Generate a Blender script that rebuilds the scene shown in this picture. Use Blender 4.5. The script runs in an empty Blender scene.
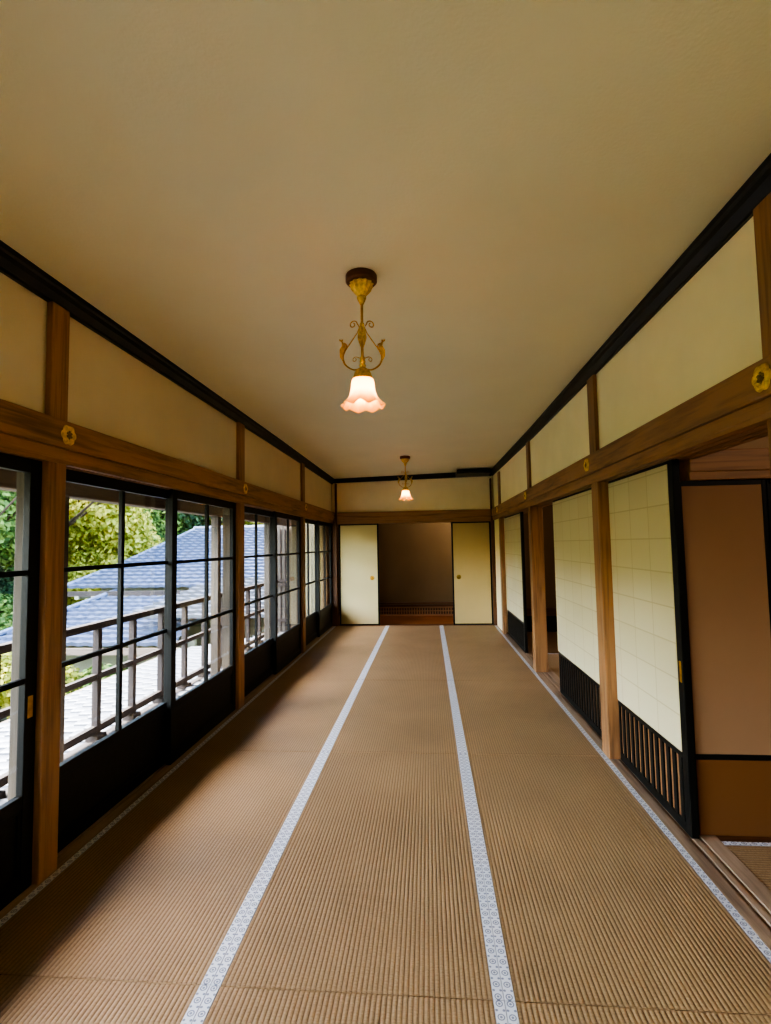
import bpy, bmesh, math, random
from mathutils import Vector, Matrix, noise
random.seed(7)
PI = math.pi
C = bpy.context.scene.collection
XL, XR, YB, NM = -1.6216, 1.1084, 8.836, 1.951     # post faces left / right, far wall, top of the tie beam
YN = -2.44                                          # wall behind the viewer

# ------------------------------------------------------------------ materials
def lin(c):
    return tuple(((v/255)/12.92 if v/255 <= .04045 else ((v/255+.055)/1.055)**2.4) for v in c) + (1,)
def new_mat(name):
    m = bpy.data.materials.new(name); m.use_nodes = True
    nt = m.node_tree; b = nt.nodes['Principled BSDF']
    return m, nt, b
def N(nt, t, **k):
    n = nt.nodes.new(t)
    for a, v in k.items(): setattr(n, a, v)
    return n
def ramp(nt, fac, stops):
    r = N(nt, 'ShaderNodeValToRGB'); nt.links.new(fac, r.inputs[0])
    while len(r.color_ramp.elements) < len(stops): r.color_ramp.elements.new(.5)
    for e, (p, c) in zip(r.color_ramp.elements, stops): e.position = p; e.color = c
    return r
def plain(name, col, rough=.6, metal=0, noise_amt=.06, nscale=8, bump=0, bscale=60, spec=.5):
    m, nt, b = new_mat(name)
    tc = N(nt, 'ShaderNodeTexCoord'); nz = N(nt, 'ShaderNodeTexNoise'); nz.inputs['Scale'].default_value = nscale
    nz.inputs['Detail'].default_value = 4
    nt.links.new(tc.outputs['Object'], nz.inputs['Vector'])
    c = lin(col)
    lo = tuple(v*(1-noise_amt) for v in c[:3])+(1,); hi = tuple(min(1, v*(1+noise_amt)) for v in c[:3])+(1,)
    r = ramp(nt, nz.outputs['Fac'], [(.3, lo), (.7, hi)])
    nt.links.new(r.outputs[0], b.inputs['Base Color'])
    b.inputs['Roughness'].default_value = rough; b.inputs['Metallic'].default_value = metal
    b.inputs['Specular IOR Level'].default_value = spec
    if bump:
        n2 = N(nt, 'ShaderNodeTexNoise'); n2.inputs['Scale'].default_value = bscale; n2.inputs['Detail'].default_value = 3
        nt.links.new(tc.outputs['Object'], n2.inputs['Vector'])
        bp = N(nt, 'ShaderNodeBump'); bp.inputs['Strength'].default_value = bump; bp.inputs['Distance'].default_value = .01
        nt.links.new(n2.outputs['Fac'], bp.inputs['Height']); nt.links.new(bp.outputs[0], b.inputs['Normal'])
    return m
def wood(name, dark, light, axis, rough=.5, grain=26):
    m, nt, b = new_mat(name)
    tc = N(nt, 'ShaderNodeTexCoord'); oi = N(nt, 'ShaderNodeObjectInfo')
    ad = N(nt, 'ShaderNodeVectorMath', operation='ADD'); mul = N(nt, 'ShaderNodeVectorMath', operation='MULTIPLY')
    sc = N(nt, 'ShaderNodeVectorMath', operation='SCALE'); sc.inputs['Scale'].default_value = 7
    cb = N(nt, 'ShaderNodeCombineXYZ')
    for k in range(3): nt.links.new(oi.outputs['Random'], cb.inputs[k])
    nt.links.new(cb.outputs[0], sc.inputs[0])
    nt.links.new(tc.outputs['Object'], ad.inputs[0]); nt.links.new(sc.outputs[0], ad.inputs[1])
    s = [grain]*3; s['XYZ'.index(axis)] = grain*.055
    mul.inputs[1].default_value = s; nt.links.new(ad.outputs[0], mul.inputs[0])
    n1 = N(nt, 'ShaderNodeTexNoise'); n1.inputs['Scale'].default_value = 1.0; n1.inputs['Detail'].default_value = 6; n1.inputs['Distortion'].default_value = .8
    nt.links.new(mul.outputs[0], n1.inputs['Vector'])
    n2 = N(nt, 'ShaderNodeTexNoise'); n2.inputs['Scale'].default_value = 4.2; n2.inputs['Detail'].default_value = 3
    nt.links.new(mul.outputs[0], n2.inputs['Vector'])
    n3 = N(nt, 'ShaderNodeTexNoise'); n3.inputs['Scale'].default_value = 1.7
    nt.links.new(ad.outputs[0], n3.inputs['Vector'])
    mx = N(nt, 'ShaderNodeMath', operation='MULTIPLY_ADD'); mx.inputs[1].default_value = .35
    nt.links.new(n2.outputs['Fac'], mx.inputs[0]); nt.links.new(n1.outputs['Fac'], mx.inputs[2])
    m2 = N(nt, 'ShaderNodeMath', operation='MULTIPLY_ADD'); m2.inputs[1].default_value = .5
    nt.links.new(n3.outputs['Fac'], m2.inputs[0]); nt.links.new(mx.outputs[0], m2.inputs[2])
    r = ramp(nt, m2.outputs[0], [(.62, lin(dark)), (1.12, lin(light))])
    nt.links.new(r.outputs[0], b.inputs['Base Color'])
    b.inputs['Roughness'].default_value = rough
    bp = N(nt, 'ShaderNodeBump'); bp.inputs['Strength'].default_value = .15; bp.inputs['Distance'].default_value = .003
    nt.links.new(mx.outputs[0], bp.inputs['Height']); nt.links.new(bp.outputs[0], b.inputs['Normal'])
    return m
def woods(name, dark, light, rough=.5, grain=26):
    return {a: wood(name+'_'+a, dark, light, a, rough, grain) for a in 'XYZ'}

WD = woods('cedar', (106, 76, 52), (164, 121, 84), .5)
WDARK = woods('dark_cedar', (58, 34, 18), (104, 66, 38), .5)
SILL = woods('worn_sill', (112, 92, 76), (164, 142, 122), .5)
OUTW = woods('weathered', (76, 64, 54), (118, 102, 88), .8)
RAILW = woods('rail_wood', (32, 27, 25), (58, 49, 45), .8)
POSTW = woods('veranda_wood', (58, 52, 46), (96, 88, 78), .8)
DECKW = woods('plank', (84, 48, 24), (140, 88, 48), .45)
BLACK = plain('black_lacquer', (17, 18, 17), .5, noise_amt=.25, nscale=14, bump=.05, bscale=40, spec=.3)
KICK = plain('black_board', (30, 27, 24), .55, noise_amt=.3, nscale=20, bump=.08, bscale=30, spec=.3)
CORN = plain('black_cornice', (22, 23, 22), .45, noise_amt=.2, nscale=6)
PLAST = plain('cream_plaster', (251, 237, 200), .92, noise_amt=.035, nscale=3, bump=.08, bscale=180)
PLASTD = plain('cream_plaster_shaded', (218, 202, 174), .92, noise_amt=.035, nscale=3, bump=.08, bscale=180)  # cream plaster with the window wall's shade put into its colour
CEIL = plain('ceiling_plaster', (228, 220, 190), .93, noise_amt=.03, nscale=1.3, bump=.1, bscale=90)
ROOMW = plain('brown_plaster', (182, 158, 132), .9, noise_amt=.05, nscale=2, bump=.08, bscale=150)
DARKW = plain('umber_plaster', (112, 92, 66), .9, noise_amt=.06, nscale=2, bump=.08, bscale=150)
FUSU = plain('fusuma_paper', (208, 194, 148), .85, noise_amt=.03, nscale=2.5, bump=.03, bscale=220)
FUSU_DIM = plain('dimmed_fusuma_paper', (194, 172, 124), .85, noise_amt=.03, nscale=2.5, bump=.03, bscale=220)  # same paper, dimmed in colour for its distance from the windows
FUSB = plain('brown_fusuma_paper', (158, 124, 96), .8, noise_amt=.05, nscale=2, bump=.03, bscale=220)
FUSBL = plain('brown_fusuma_base', (120, 78, 40), .7, noise_amt=.05, nscale=2)
BRASS = plain('brass', (214, 168, 78), .28, 1, noise_amt=.2, nscale=40, bump=.1, bscale=120)
GOLD = plain('gilt', (232, 194, 96), .4, .5, noise_amt=.25, nscale=70, bump=.3, bscale=160)
BRASSD = plain('dark_brass', (150, 124, 52), .45, .9, noise_amt=.2, nscale=60)
ROSE = plain('canopy_wood', (104, 62, 30), .45, noise_amt=.2, nscale=20)
STONE = plain('old_stone', (92, 98, 84), .9, noise_amt=.2, nscale=5)
WINGW = plain('wing_wall', (146, 142, 118), .9, noise_amt=.05, nscale=2)
GROUND = plain('moss_ground', (62, 76, 34), .95, noise_amt=.45, nscale=1.4, bump=.6, bscale=6)

def tatami_mat_material():
    m, nt, b = new_mat('woven_rush')
    tc = N(nt, 'ShaderNodeTexCoord'); sp = N(nt, 'ShaderNodeSeparateXYZ'); nt.links.new(tc.outputs['Object'], sp.inputs[0])
    # rib valley darkening: 16 mm pitch measured from the mat's centre line
    a = N(nt, 'ShaderNodeMath', operation='MULTIPLY'); a.inputs[1].default_value = 2*PI/.016; nt.links.new(sp.outputs['X'], a.inputs[0])
    c = N(nt, 'ShaderNodeMath', operation='COSINE'); nt.links.new(a.outputs[0], c.inputs[0])
    mr = N(nt, 'ShaderNodeMapRange'); mr.inputs['From Min'].default_value = -1; mr.inputs['From Max'].default_value = -.2
    nt.links.new(c.outputs[0], mr.inputs['Value'])
    mul = N(nt, 'ShaderNodeVectorMath', operation='MULTIPLY'); mul.inputs[1].default_value = (62, 160, 1); nt.links.new(tc.outputs['Object'], mul.inputs[0])
    n1 = N(nt, 'ShaderNodeTexNoise'); n1.inputs['Scale'].default_value = 1; n1.inputs['Detail'].default_value = 2; nt.links.new(mul.outputs[0], n1.inputs['Vector'])
    oi = N(nt, 'ShaderNodeObjectInfo'); ad = N(nt, 'ShaderNodeVectorMath', operation='ADD'); nt.links.new(tc.outputs['Object'], ad.inputs[0]); nt.links.new(oi.outputs['Location'], ad.inputs[1])
    n2 = N(nt, 'ShaderNodeTexNoise'); n2.inputs['Scale'].default_value = 2.2; n2.inputs['Detail'].default_value = 3; nt.links.new(ad.outputs[0], n2.inputs['Vector'])
    r1 = ramp(nt, n1.outputs['Fac'], [(.3, lin((141, 116, 88))), (.7, lin((163, 137, 107)))])
    r2 = ramp(nt, n2.outputs['Fac'], [(.3, (.86, .86, .86, 1)), (.7, (1.06, 1.05, 1.02, 1))])
    x1 = N(nt, 'ShaderNodeMix', data_type='RGBA', blend_type='MULTIPLY'); x1.inputs[0].default_value = 1
    nt.links.new(r1.outputs[0], x1.inputs[6]); nt.links.new(r2.outputs[0], x1.inputs[7])
    x2 = N(nt, 'ShaderNodeMix', data_type='RGBA'); nt.links.new(mr.outputs[0], x2.inputs[0])
    x2.inputs[6].default_value = lin((124, 100, 74)); nt.links.new(x1.outputs[2], x2.inputs[7])
    nt.links.new(x2.outputs[2], b.inputs['Base Color'])
    b.inputs['Roughness'].default_value = .5; b.inputs['Specular IOR Level'].default_value = .5
    bp = N(nt, 'ShaderNodeBump'); bp.inputs['Strength'].default_value = .25; bp.inputs['Distance'].default_value = .002
    nt.links.new(n1.outputs['Fac'], bp.inputs['Height']); nt.links.new(bp.outputs[0], b.inputs['Normal'])
    return m
RUSH = tatami_mat_material()
def band_material():
    m, nt, b = new_mat('patterned_border')
    tc = N(nt, 'ShaderNodeTexCoord'); sp = N(nt, 'ShaderNodeSeparateXYZ'); nt.links.new(tc.outputs['Object'], sp.inputs[0])
    def M(op, a, b_=None, c_=None):
        n = N(nt, 'ShaderNodeMath', operation=op)
        for i, v in enumerate((a, b_, c_)):
            if v is None: continue
            if isinstance(v, (int, float)): n.inputs[i].default_value = v
            else: nt.links.new(v, n.inputs[i])
        return n.outputs[0]
    # a row of round motifs every 44 mm along the band (the band's own origin is its middle line)
    v = M('SUBTRACT', M('FRACT', M('DIVIDE', sp.outputs['Y'], .044)), .5); v = M('MULTIPLY', v, .044)
    d = M('SQRT', M('ADD', M('MULTIPLY', v, v), M('MULTIPLY', sp.outputs['X'], sp.outputs['X'])))
    ring = M('LESS_THAN', M('ABSOLUTE', M('SUBTRACT', d, .0092)), .0019)
    dot = M('LESS_THAN', d, .0042)
    w = M('SUBTRACT', M('FRACT', M('ADD', M('DIVIDE', sp.outputs['Y'], .044), .5)), .5); w = M('MULTIPLY', w, .044)
    ax = M('SUBTRACT', M('ABSOLUTE', sp.outputs['X']), .0105)
    d2 = M('SQRT', M('ADD', M('MULTIPLY', w, w), M('MULTIPLY', ax, ax)))
    leaf = M('LESS_THAN', d2, .0042)
    edge = M('LESS_THAN', M('SUBTRACT', .0165, M('ABSOLUTE', sp.outputs['X'])), .0012)
    tot = M('MINIMUM', M('ADD', M('ADD', ring, dot), M('ADD', leaf, edge)), 1)
    x = N(nt, 'ShaderNodeMix', data_type='RGBA'); nt.links.new(tot, x.inputs[0])
    x.inputs[6].default_value = lin((208, 211, 220)); x.inputs[7].default_value = lin((128, 134, 154))
    nt.links.new(x.outputs[2], b.inputs['Base Color']); b.inputs['Roughness'].default_value = .45
    return m
BAND = band_material()
def shoji_paper():
    m, nt, b = new_mat('shoji_paper')
    tc = N(nt, 'ShaderNodeTexCoord'); sp = N(nt, 'ShaderNodeSeparateXYZ'); nt.links.new(tc.outputs['Object'], sp.inputs[0])
    cb = N(nt, 'ShaderNodeCombineXYZ'); nt.links.new(sp.outputs['Y'], cb.inputs[0]); nt.links.new(sp.outputs['Z'], cb.inputs[1])
    br = N(nt, 'ShaderNodeTexBrick'); br.offset = 0; br.inputs['Scale'].default_value = 1
    br.inputs['Brick Width'].default_value = .245; br.inputs['Row Height'].default_value = .168
    br.inputs['Mortar Size'].default_value = .0045; br.inputs['Mortar Smooth'].default_value = .5
    br.inputs['Color1'].default_value = lin((230, 219, 186)); br.inputs['Color2'].default_value = lin((226, 214, 180)); br.inputs['Mortar'].default_value = lin((212, 198, 160))  # darker grid paints the lattice's shadow lines into the paper colour
    nt.links.new(cb.outputs[0], br.inputs['Vector'])
    nt.links.new(br.outputs['Color'], b.inputs['Base Color']); b.inputs['Roughness'].default_value = .9
    out = nt.nodes['Material Output']; tr = N(nt, 'ShaderNodeBsdfTranslucent'); nt.links.new(br.outputs['Color'], tr.inputs[0])
    mx = N(nt, 'ShaderNodeMixShader'); mx.inputs[0].default_value = .18
    nt.links.new(b.outputs[0], mx.inputs[1]); nt.links.new(tr.outputs[0], mx.inputs[2]); nt.links.new(mx.outputs[0], out.inputs[0])
    return m
PAPER = shoji_paper()
def glass_material():
    m, nt, b = new_mat('window_glass'); nt.nodes.remove(b)
    out = nt.nodes['Material Output']; t = N(nt, 'ShaderNodeBsdfTransparent'); t.inputs[0].default_value = (.95, .965, .96, 1)
    g = N(nt, 'ShaderNodeBsdfGlossy'); g.inputs['Roughness'].default_value = .02
    lw = N(nt, 'ShaderNodeLayerWeight'); lw.inputs[0].default_value = .5
    pw = N(nt, 'ShaderNodeMath', operation='POWER'); pw.inputs[1].default_value = 5; nt.links.new(lw.outputs['Facing'], pw.inputs[0])
    fr = N(nt, 'ShaderNodeMath', operation='MULTIPLY_ADD'); fr.inputs[1].default_value = .9; fr.inputs[2].default_value = .025; nt.links.new(pw.outputs[0], fr.inputs[0])
    tc = N(nt, 'ShaderNodeTexCoord'); nz = N(nt, 'ShaderNodeTexNoise'); nz.inputs['Scale'].default_value = 5; nt.links.new(tc.outputs['Object'], nz.inputs[0])
    bp = N(nt, 'ShaderNodeBump'); bp.inputs['Strength'].default_value = .04; bp.inputs['Distance'].default_value = .01
    nt.links.new(nz.outputs['Fac'], bp.inputs['Height']); nt.links.new(bp.outputs[0], g.inputs['Normal'])
    mx = N(nt, 'ShaderNodeMixShader'); nt.links.new(fr.outputs[0], mx.inputs[0]); nt.links.new(t.outputs[0], mx.inputs[1]); nt.links.new(g.outputs[0], mx.inputs[2])
    nt.links.new(mx.outputs[0], out.inputs[0])
    return m
GLASS = glass_material()
def shade_material():
    m, nt, b = new_mat('frosted_shade'); out = nt.nodes['Material Output']
    tc = N(nt, 'ShaderNodeTexCoord'); sp = N(nt, 'ShaderNodeSeparateXYZ'); nt.links.new(tc.outputs['Object'], sp.inputs[0])
    mr = N(nt, 'ShaderNodeMapRange'); mr.inputs['From Min'].default_value = -.60; mr.inputs['From Max'].default_value = -.46; nt.links.new(sp.outputs['Z'], mr.inputs[0])
    col = ramp(nt, mr.outputs[0], [(0, lin((222, 146, 60))), (.3, lin((244, 194, 108))), (.6, lin((255, 232, 186))), (1, lin((255, 214, 140)))])
    stn = ramp(nt, mr.outputs[0], [(0, (.3, .3, .3, 1)), (.25, (.45, .45, .45, 1)), (.5, (1, 1, 1, 1)), (.85, (1, 1, 1, 1)), (1, (.5, .5, .5, 1))])
    b.inputs['Roughness'].default_value = .35; nt.links.new(col.outputs[0], b.inputs['Base Color'])
    nt.links.new(col.outputs[0], b.inputs['Emission Color'])
    ml = N(nt, 'ShaderNodeMath', operation='MULTIPLY'); ml.inputs[1].default_value = 1.5; nt.links.new(stn.outputs[0], ml.inputs[0]); nt.links.new(ml.outputs[0], b.inputs['Emission Strength'])
    tr = N(nt, 'ShaderNodeBsdfTranslucent'); nt.links.new(col.outputs[0], tr.inputs[0])
    mx = N(nt, 'ShaderNodeMixShader'); mx.inputs[0].default_value = .5
    nt.links.new(b.outputs[0], mx.inputs[1]); nt.links.new(tr.outputs[0], mx.inputs[2]); nt.links.new(mx.outputs[0], out.inputs[0])
    return m
SHADE = shade_material()
def bulb_material():
    m, nt, b = new_mat('lit_bulb'); b.inputs['Emission Color'].default_value = (1, .78, .5, 1); b.inputs['Emission Strength'].default_value = 45
    return m
BULB = bulb_material()
def foliage(name, c1, c2, c3, tr=.35):
    m, nt, b = new_mat(name); out = nt.nodes['Material Output']
    g = N(nt, 'ShaderNodeNewGeometry'); tc = N(nt, 'ShaderNodeTexCoord')
    nz = N(nt, 'ShaderNodeTexNoise'); nz.inputs['Scale'].default_value = .7; nz.inputs['Detail'].default_value = 3; nt.links.new(tc.outputs['Object'], nz.inputs[0])
    ml = N(nt, 'ShaderNodeMath', operation='MULTIPLY_ADD'); ml.inputs[1].default_value = .5; nt.links.new(g.outputs['Random Per Island'], ml.inputs[0])
    m3 = N(nt, 'ShaderNodeMath', operation='MULTIPLY'); m3.inputs[1].default_value = .6; nt.links.new(nz.outputs['Fac'], m3.inputs[0]); nt.links.new(m3.outputs[0], ml.inputs[2])
    r = ramp(nt, ml.outputs[0], [(.2, lin(c1)), (.5, lin(c2)), (.82, lin(c3))])
    nt.links.new(r.outputs[0], b.inputs['Base Color']); b.inputs['Roughness'].default_value = .6; b.inputs['Specular IOR Level'].default_value = .2
    t = N(nt, 'ShaderNodeBsdfTranslucent'); nt.links.new(r.outputs[0], t.inputs[0])
    mx = N(nt, 'ShaderNodeMixShader'); mx.inputs[0].default_value = tr
    nt.links.new(b.outputs[0], mx.inputs[1]); nt.links.new(t.outputs[0], mx.inputs[2]); nt.links.new(mx.outputs[0], out.inputs[0])
    return m
LEAF_G = foliage('green_leaves', (28, 48, 24), (70, 98, 46), (140, 158, 84))
LEAF_Y = foliage('yellow_leaves', (62, 76, 26), (150, 152, 58), (214, 202, 110), .5)
LEAF_D = foliage('dark_leaves', (22, 40, 30), (40, 66, 46), (84, 108, 72))
BARK = plain('bark', (74, 58, 44), .9, noise_amt=.4, nscale=9, bump=.5, bscale=20)
TILE = plain('grey_roof_tile', (82, 90, 110), .38, noise_amt=.3, nscale=9, bump=.1, bscale=30)
TILEB = plain('sunlit_roof_tile', (92, 94, 100), .5, noise_amt=.25, nscale=9, bump=.1, bscale=30)  # roof tile with sunlit brightness mixed into its colour

# ------------------------------------------------------------------ mesh helpers
class MB:
    def __init__(s): s.bm = bmesh.new()
    def box(s, x0, x1, y0, y1, z0, z1, bev=0):
        t = bmesh.new(); bmesh.ops.create_cube(t, size=1)
        for v in t.verts: v.co = Vector(((x0+x1)/2+v.co.x*abs(x1-x0), (y0+y1)/2+v.co.y*abs(y1-y0), (z0+z1)/2+v.co.z*abs(z1-z0)))
        if bev: bmesh.ops.bevel(t, geom=list(t.edges), offset=bev, segments=2, profile=.5, affect='EDGES')
        return s.add(t)
    def add(s, t, M=None):
        if M: t.transform(M)
        me = bpy.data.meshes.new('tmp'); t.to_mesh(me); t.free(); s.bm.from_mesh(me); bpy.data.meshes.remove(me); return s
    def quadgrid(s, fn, nu, nv):
        vs = [[s.bm.verts.new(fn(i/nu, j/nv)) for j in range(nv+1)] for i in range(nu+1)]
        for i in range(nu):
            for j in range(nv): s.bm.faces.new((vs[i][j], vs[i+1][j], vs[i+1][j+1], vs[i][j+1]))
        return s
    def hull(s, pts):
        vs = [s.bm.verts.new(p) for p in pts]; bmesh.ops.convex_hull(s.bm, input=vs); return s
    def prism(s, sec0, sec1):
        a = [s.bm.verts.new(p) for p in sec0]; b = [s.bm.verts.new(p) for p in sec1]; n = len(a)
        for i in range(n): s.bm.faces.new((a[i], a[(i+1) % n], b[(i+1) % n], b[i]))
        s.bm.faces.new(a[::-1]); s.bm.faces.new(b); return s
    def tube(s, pts, r, seg=8, r2=None):
        pts = [Vector(p) for p in pts]; n = len(pts); rings = []; up = Vector((.31, .22, .92))
        for i, p in enumerate(pts):
            d = (pts[min(i+1, n-1)]-pts[max(i-1, 0)]).normalized()
            a = d.cross(up)
            if a.length < .05: a = d.cross(Vector((1, 0, 0)))
            a.normalize(); b = d.cross(a)
            rr = r(i/(n-1)) if callable(r) else (r if r2 is None else r+(r2-r)*i/(n-1))
            rings.append([s.bm.verts.new(p+(a*math.cos(2*PI*k/seg)+b*math.sin(2*PI*k/seg))*rr) for k in range(seg)])
        for i in range(n-1):
            for k in range(seg): s.bm.faces.new((rings[i][k], rings[i][(k+1) % seg], rings[i+1][(k+1) % seg], rings[i+1][k]))
        s.bm.faces.new(rings[0][::-1]); s.bm.faces.new(rings[-1]); return s
    def lathe(s, prof, c=(0, 0, 0), seg=32, fn=None, cap=True):
        c = Vector(c); rings = []
        for (r, z) in prof:
            ring = []
            for k in range(seg):
                t = 2*PI*k/seg; rr, zz = (r, z) if fn is None else fn(r, z, t)
                ring.append(s.bm.verts.new(c+Vector((rr*math.cos(t), rr*math.sin(t), zz))))
            rings.append(ring)
        for i in range(len(rings)-1):
            for k in range(seg): s.bm.faces.new((rings[i][k], rings[i][(k+1) % seg], rings[i+1][(k+1) % seg], rings[i+1][k]))
        if cap: s.bm.faces.new(rings[0][::-1]); s.bm.faces.new(rings[-1])
        return s
    def build(s, name, mat, parent=None, origin=None, smooth=False):
        bmesh.ops.recalc_face_normals(s.bm, faces=list(s.bm.faces))
        if origin is None:
            lo = [min(v.co[k] for v in s.bm.verts) for k in range(3)]; hi = [max(v.co[k] for v in s.bm.verts) for k in range(3)]
            origin = Vector(((lo[0]+hi[0])/2, (lo[1]+hi[1])/2, lo[2]))
        origin = Vector(origin)
        s.bm.transform(Matrix.Translation(-origin))
        if smooth:
            for f in s.bm.faces: f.smooth = True
        me = bpy.data.meshes.new(name); s.bm.to_mesh(me); s.bm.free(); me.materials.append(mat)
        if smooth == 'auto': me.set_sharp_from_angle(angle=math.radians(35))
        o = bpy.data.objects.new(name, me); C.objects.link(o)
        if parent is not None:
            o.parent = parent; w = Vector((0, 0, 0)); q = parent
            while q is not None: w += q.location; q = q.parent
            o.location = origin-w
        else: o.location = origin
        return o
def B(*a, **k): return MB().box(*a, **k)
def tag(o, label, cat, group=None):
    o['label'] = label; o['category'] = cat; o['kind'] = 'thing'
    if group: o['group'] = group
    return o
def root(name, loc, label, cat, group=None):
    o = bpy.data.objects.new(name, None); C.objects.link(o); o.location = loc; o.empty_display_size = .1
    return tag(o, label, cat, group)
def struct(o): o['kind'] = 'structure'; return o
def dup(o, loc=None, label=None, parent=None):
    c = o.copy(); C.objects.link(c)
    if parent is not None: c.parent = parent
    if loc is not None: c.location = loc
    if label: c['label'] = label
    for ch in o.children: dup(ch, parent=c)
    return c

# ------------------------------------------------------------------ camera
f, pitch, yaw, roll, hc = 514.83, .0638, .0806, -.0172, 1.3717
cy, sy = math.cos(yaw), math.sin(yaw)
fwd = Vector((-sy*math.cos(pitch), cy*math.cos(pitch), math.sin(pitch))); rt = Vector((cy, sy, 0)); up = rt.cross(fwd)
R2 = rt*math.cos(roll)+up*math.sin(roll); U2 = -rt*math.sin(roll)+up*math.cos(roll)
cam = bpy.data.cameras.new('camera'); co = bpy.data.objects.new('camera', cam); C.objects.link(co)
Mx = Matrix((R2, U2, -fwd)).transposed().to_4x4(); Mx.translation = Vector((0, 0, hc)); co.matrix_world = Mx
cam.sensor_fit = 'HORIZONTAL'; cam.sensor_width = 36; cam.lens = 36*f/771; cam.clip_start = .02
bpy.context.scene.camera = co

# ------------------------------------------------------------------ room shell
struct(B(XL-.25, 4.2, YN-.1, 10.3, -.16, -.055).build('floor', ROOMW))
def ceil_z(x, y):
    u = (x-XL)/(XR-XL); v = max(0, (y-5.5)/(YB-5.5))
    return 2.556+.004*u+v*(-.034*(1-u)+.034*u)+.012*v
mb = MB(); NXc, NYc = 8, 24
mb.quadgrid(lambda u, v: Vector((XL-.2+u*(XR-XL+.4), YN-.1+v*(YB+.2-YN), ceil_z(XL-.2+u*(XR-XL+.4), YN-.1+v*(YB+.2-YN)))), NXc, NYc)
mb.quadgrid(lambda u, v: Vector((XL-.2+u*(XR-XL+.4), YN-.1+v*(YB+.2-YN), 2.72)), 1, 1)
struct(mb.build('ceiling', CEIL, smooth=True))
# upper plaster walls
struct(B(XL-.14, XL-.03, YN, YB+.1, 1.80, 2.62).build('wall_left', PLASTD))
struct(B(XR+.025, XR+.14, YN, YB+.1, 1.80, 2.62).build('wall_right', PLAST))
struct(B(XL-.14, XR+.14, YB+.03, YB+.12, 1.80, 2.62).build('wall_back', PLAST))
struct(B(XL-.2, XR+.2, YN-.1, YN, -.05, 2.62).build('wall_front', PLAST))
# cornice
def cornice(name, pts0, pts1):
    return struct(MB().prism(pts0, pts1).build(name, CORN))
def csec(x, s, y):
    z = ceil_z(x, y); zb = z-.088
    return [(x-s*.15, y, z+.02), (x+s*.045, y, z+.02), (x+s*.045, y, z-.022), (x+s*.036, y, z-.03), (x+s*.032, y, z-.05), (x+s*.008, y, zb+.012), (x+s*.008, y, zb), (x-s*.15, y, zb)]
for nm, x, s in (('trim_1', XL-.02, 1), ('trim_2', XR+.02, -1)):
    mb = MB(); ys = [YN, 5.5, YB+.05]
    for a, b in zip(ys[:-1], ys[1:]): mb.prism(csec(x, s, a), csec(x, s, b))
    struct(mb.build(nm, CORN))
zl, zr = ceil_z(XL, YB), ceil_z(XR, YB)
struct(MB().hull([(XL, YB-.02, zl-.072), (XL, YB+.1, zl-.072), (XL, YB-.02, zl+.02), (XL, YB+.1, zl+.02), (XR, YB-.02, zr-.09), (XR, YB+.1, zr-.09), (XR, YB-.02, zr+.02), (XR, YB+.1, zr+.02)]).build('trim_3', CORN))
struct(B(.50, 1.05, 8.35, YB-.025, 2.505, 2.566, bev=.006).build('trim_18', CORN))
# nageshi (tie beams) and kamoi (head tracks)
def beam(name, x, s):
    mb = MB()
    mb.box(x-s*.12, x+s*.022, YN, YB, 1.826, NM, bev=.006)
    return struct(mb.build(name, WD['Y']))
def head(name, x, s):
    mb = MB()
    mb.box(x-s*.19, x+s*.006, YN, YB, 1.775, 1.826, bev=.004)
    for o_ in (.0, .052, .098, .148): mb.box(x-s*(o_+.03), x-s*o_+s*.004, YN, YB, 1.757, 1.78)
    return struct(mb.build(name, WD['Y']))
beam('trim_4', XL, 1); beam('trim_5', XR, -1); head('trim_6', XL, 1); head('trim_7', XR, -1)
struct(B(XL+.005, XR-.005, YB-.02, YB+.12, 1.80, 1.946, bev=.006).build('trim_8', WD['X']))
struct(B(XL+.06, XR-.03, YB-.004, YB+.14, 1.742, 1.80, bev=.004).build('trim_9', WD['X']))
# sills with sliding grooves
def sill(name, x, s):
    mb = MB(); mb.box(x-s*.19, x-s*.001, YN, YB, -.05, -.008)
    for a, b in ((.001, .055), (.075, .098), (.118, .19)): mb.box(x-s*b, x-s*a, YN, YB, -.01, .002, bev=.001)
    return struct(mb.build(name, SILL['Y']))
sill('trim_10', XL, 1); sill('trim_11', XR, -1)
struct(B(XL, XR, YB-.005, YB+.16, -.05, .003).build('trim_12', WDARK['X']))

# ------------------------------------------------------------------ posts (each one a thing)
def post(x0, x1, y0, y1, z0, z1, label, mat=None, name='wooden_post', group=None):
    if z1 > 2.4 and x1-x0 > .1:            # full depth below the head track, shallow against the plaster above it
        mb = MB().box(x0, x1, y0, y1, z0, 1.795, bev=.006)
        if x1 < 0: mb.box(x1-.028, x1, y0, y1, 1.79, z1, bev=.004)
        else: mb.box(x0, x0+.023, y0, y1, 1.79, z1, bev=.004)
    else: mb = MB().box(x0, x1, y0, y1, z0, z1, bev=.006)
    o = mb.build(name, mat or WD['Z'])
    if z1 > 2.4 and x1-x0 > .14:           # outer part takes a darker wood colour to offset light bounced from the roof
        bm = bmesh.new(); bm.from_mesh(o.data); o.data.materials.append(POSTW['Z']); xc = o.location.x
        bmesh.ops.bisect_plane(bm, geom=bm.verts[:]+bm.edges[:]+bm.faces[:], plane_co=(XL-.062-xc, 0, 0), plane_no=(1, 0, 0))
        for f_ in bm.faces:
            if f_.calc_center_median().x+xc < XL-.062: f_.material_index = 1
        bm.to_mesh(o.data); bm.free()
    return tag(o, label, 'post', group)
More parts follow.
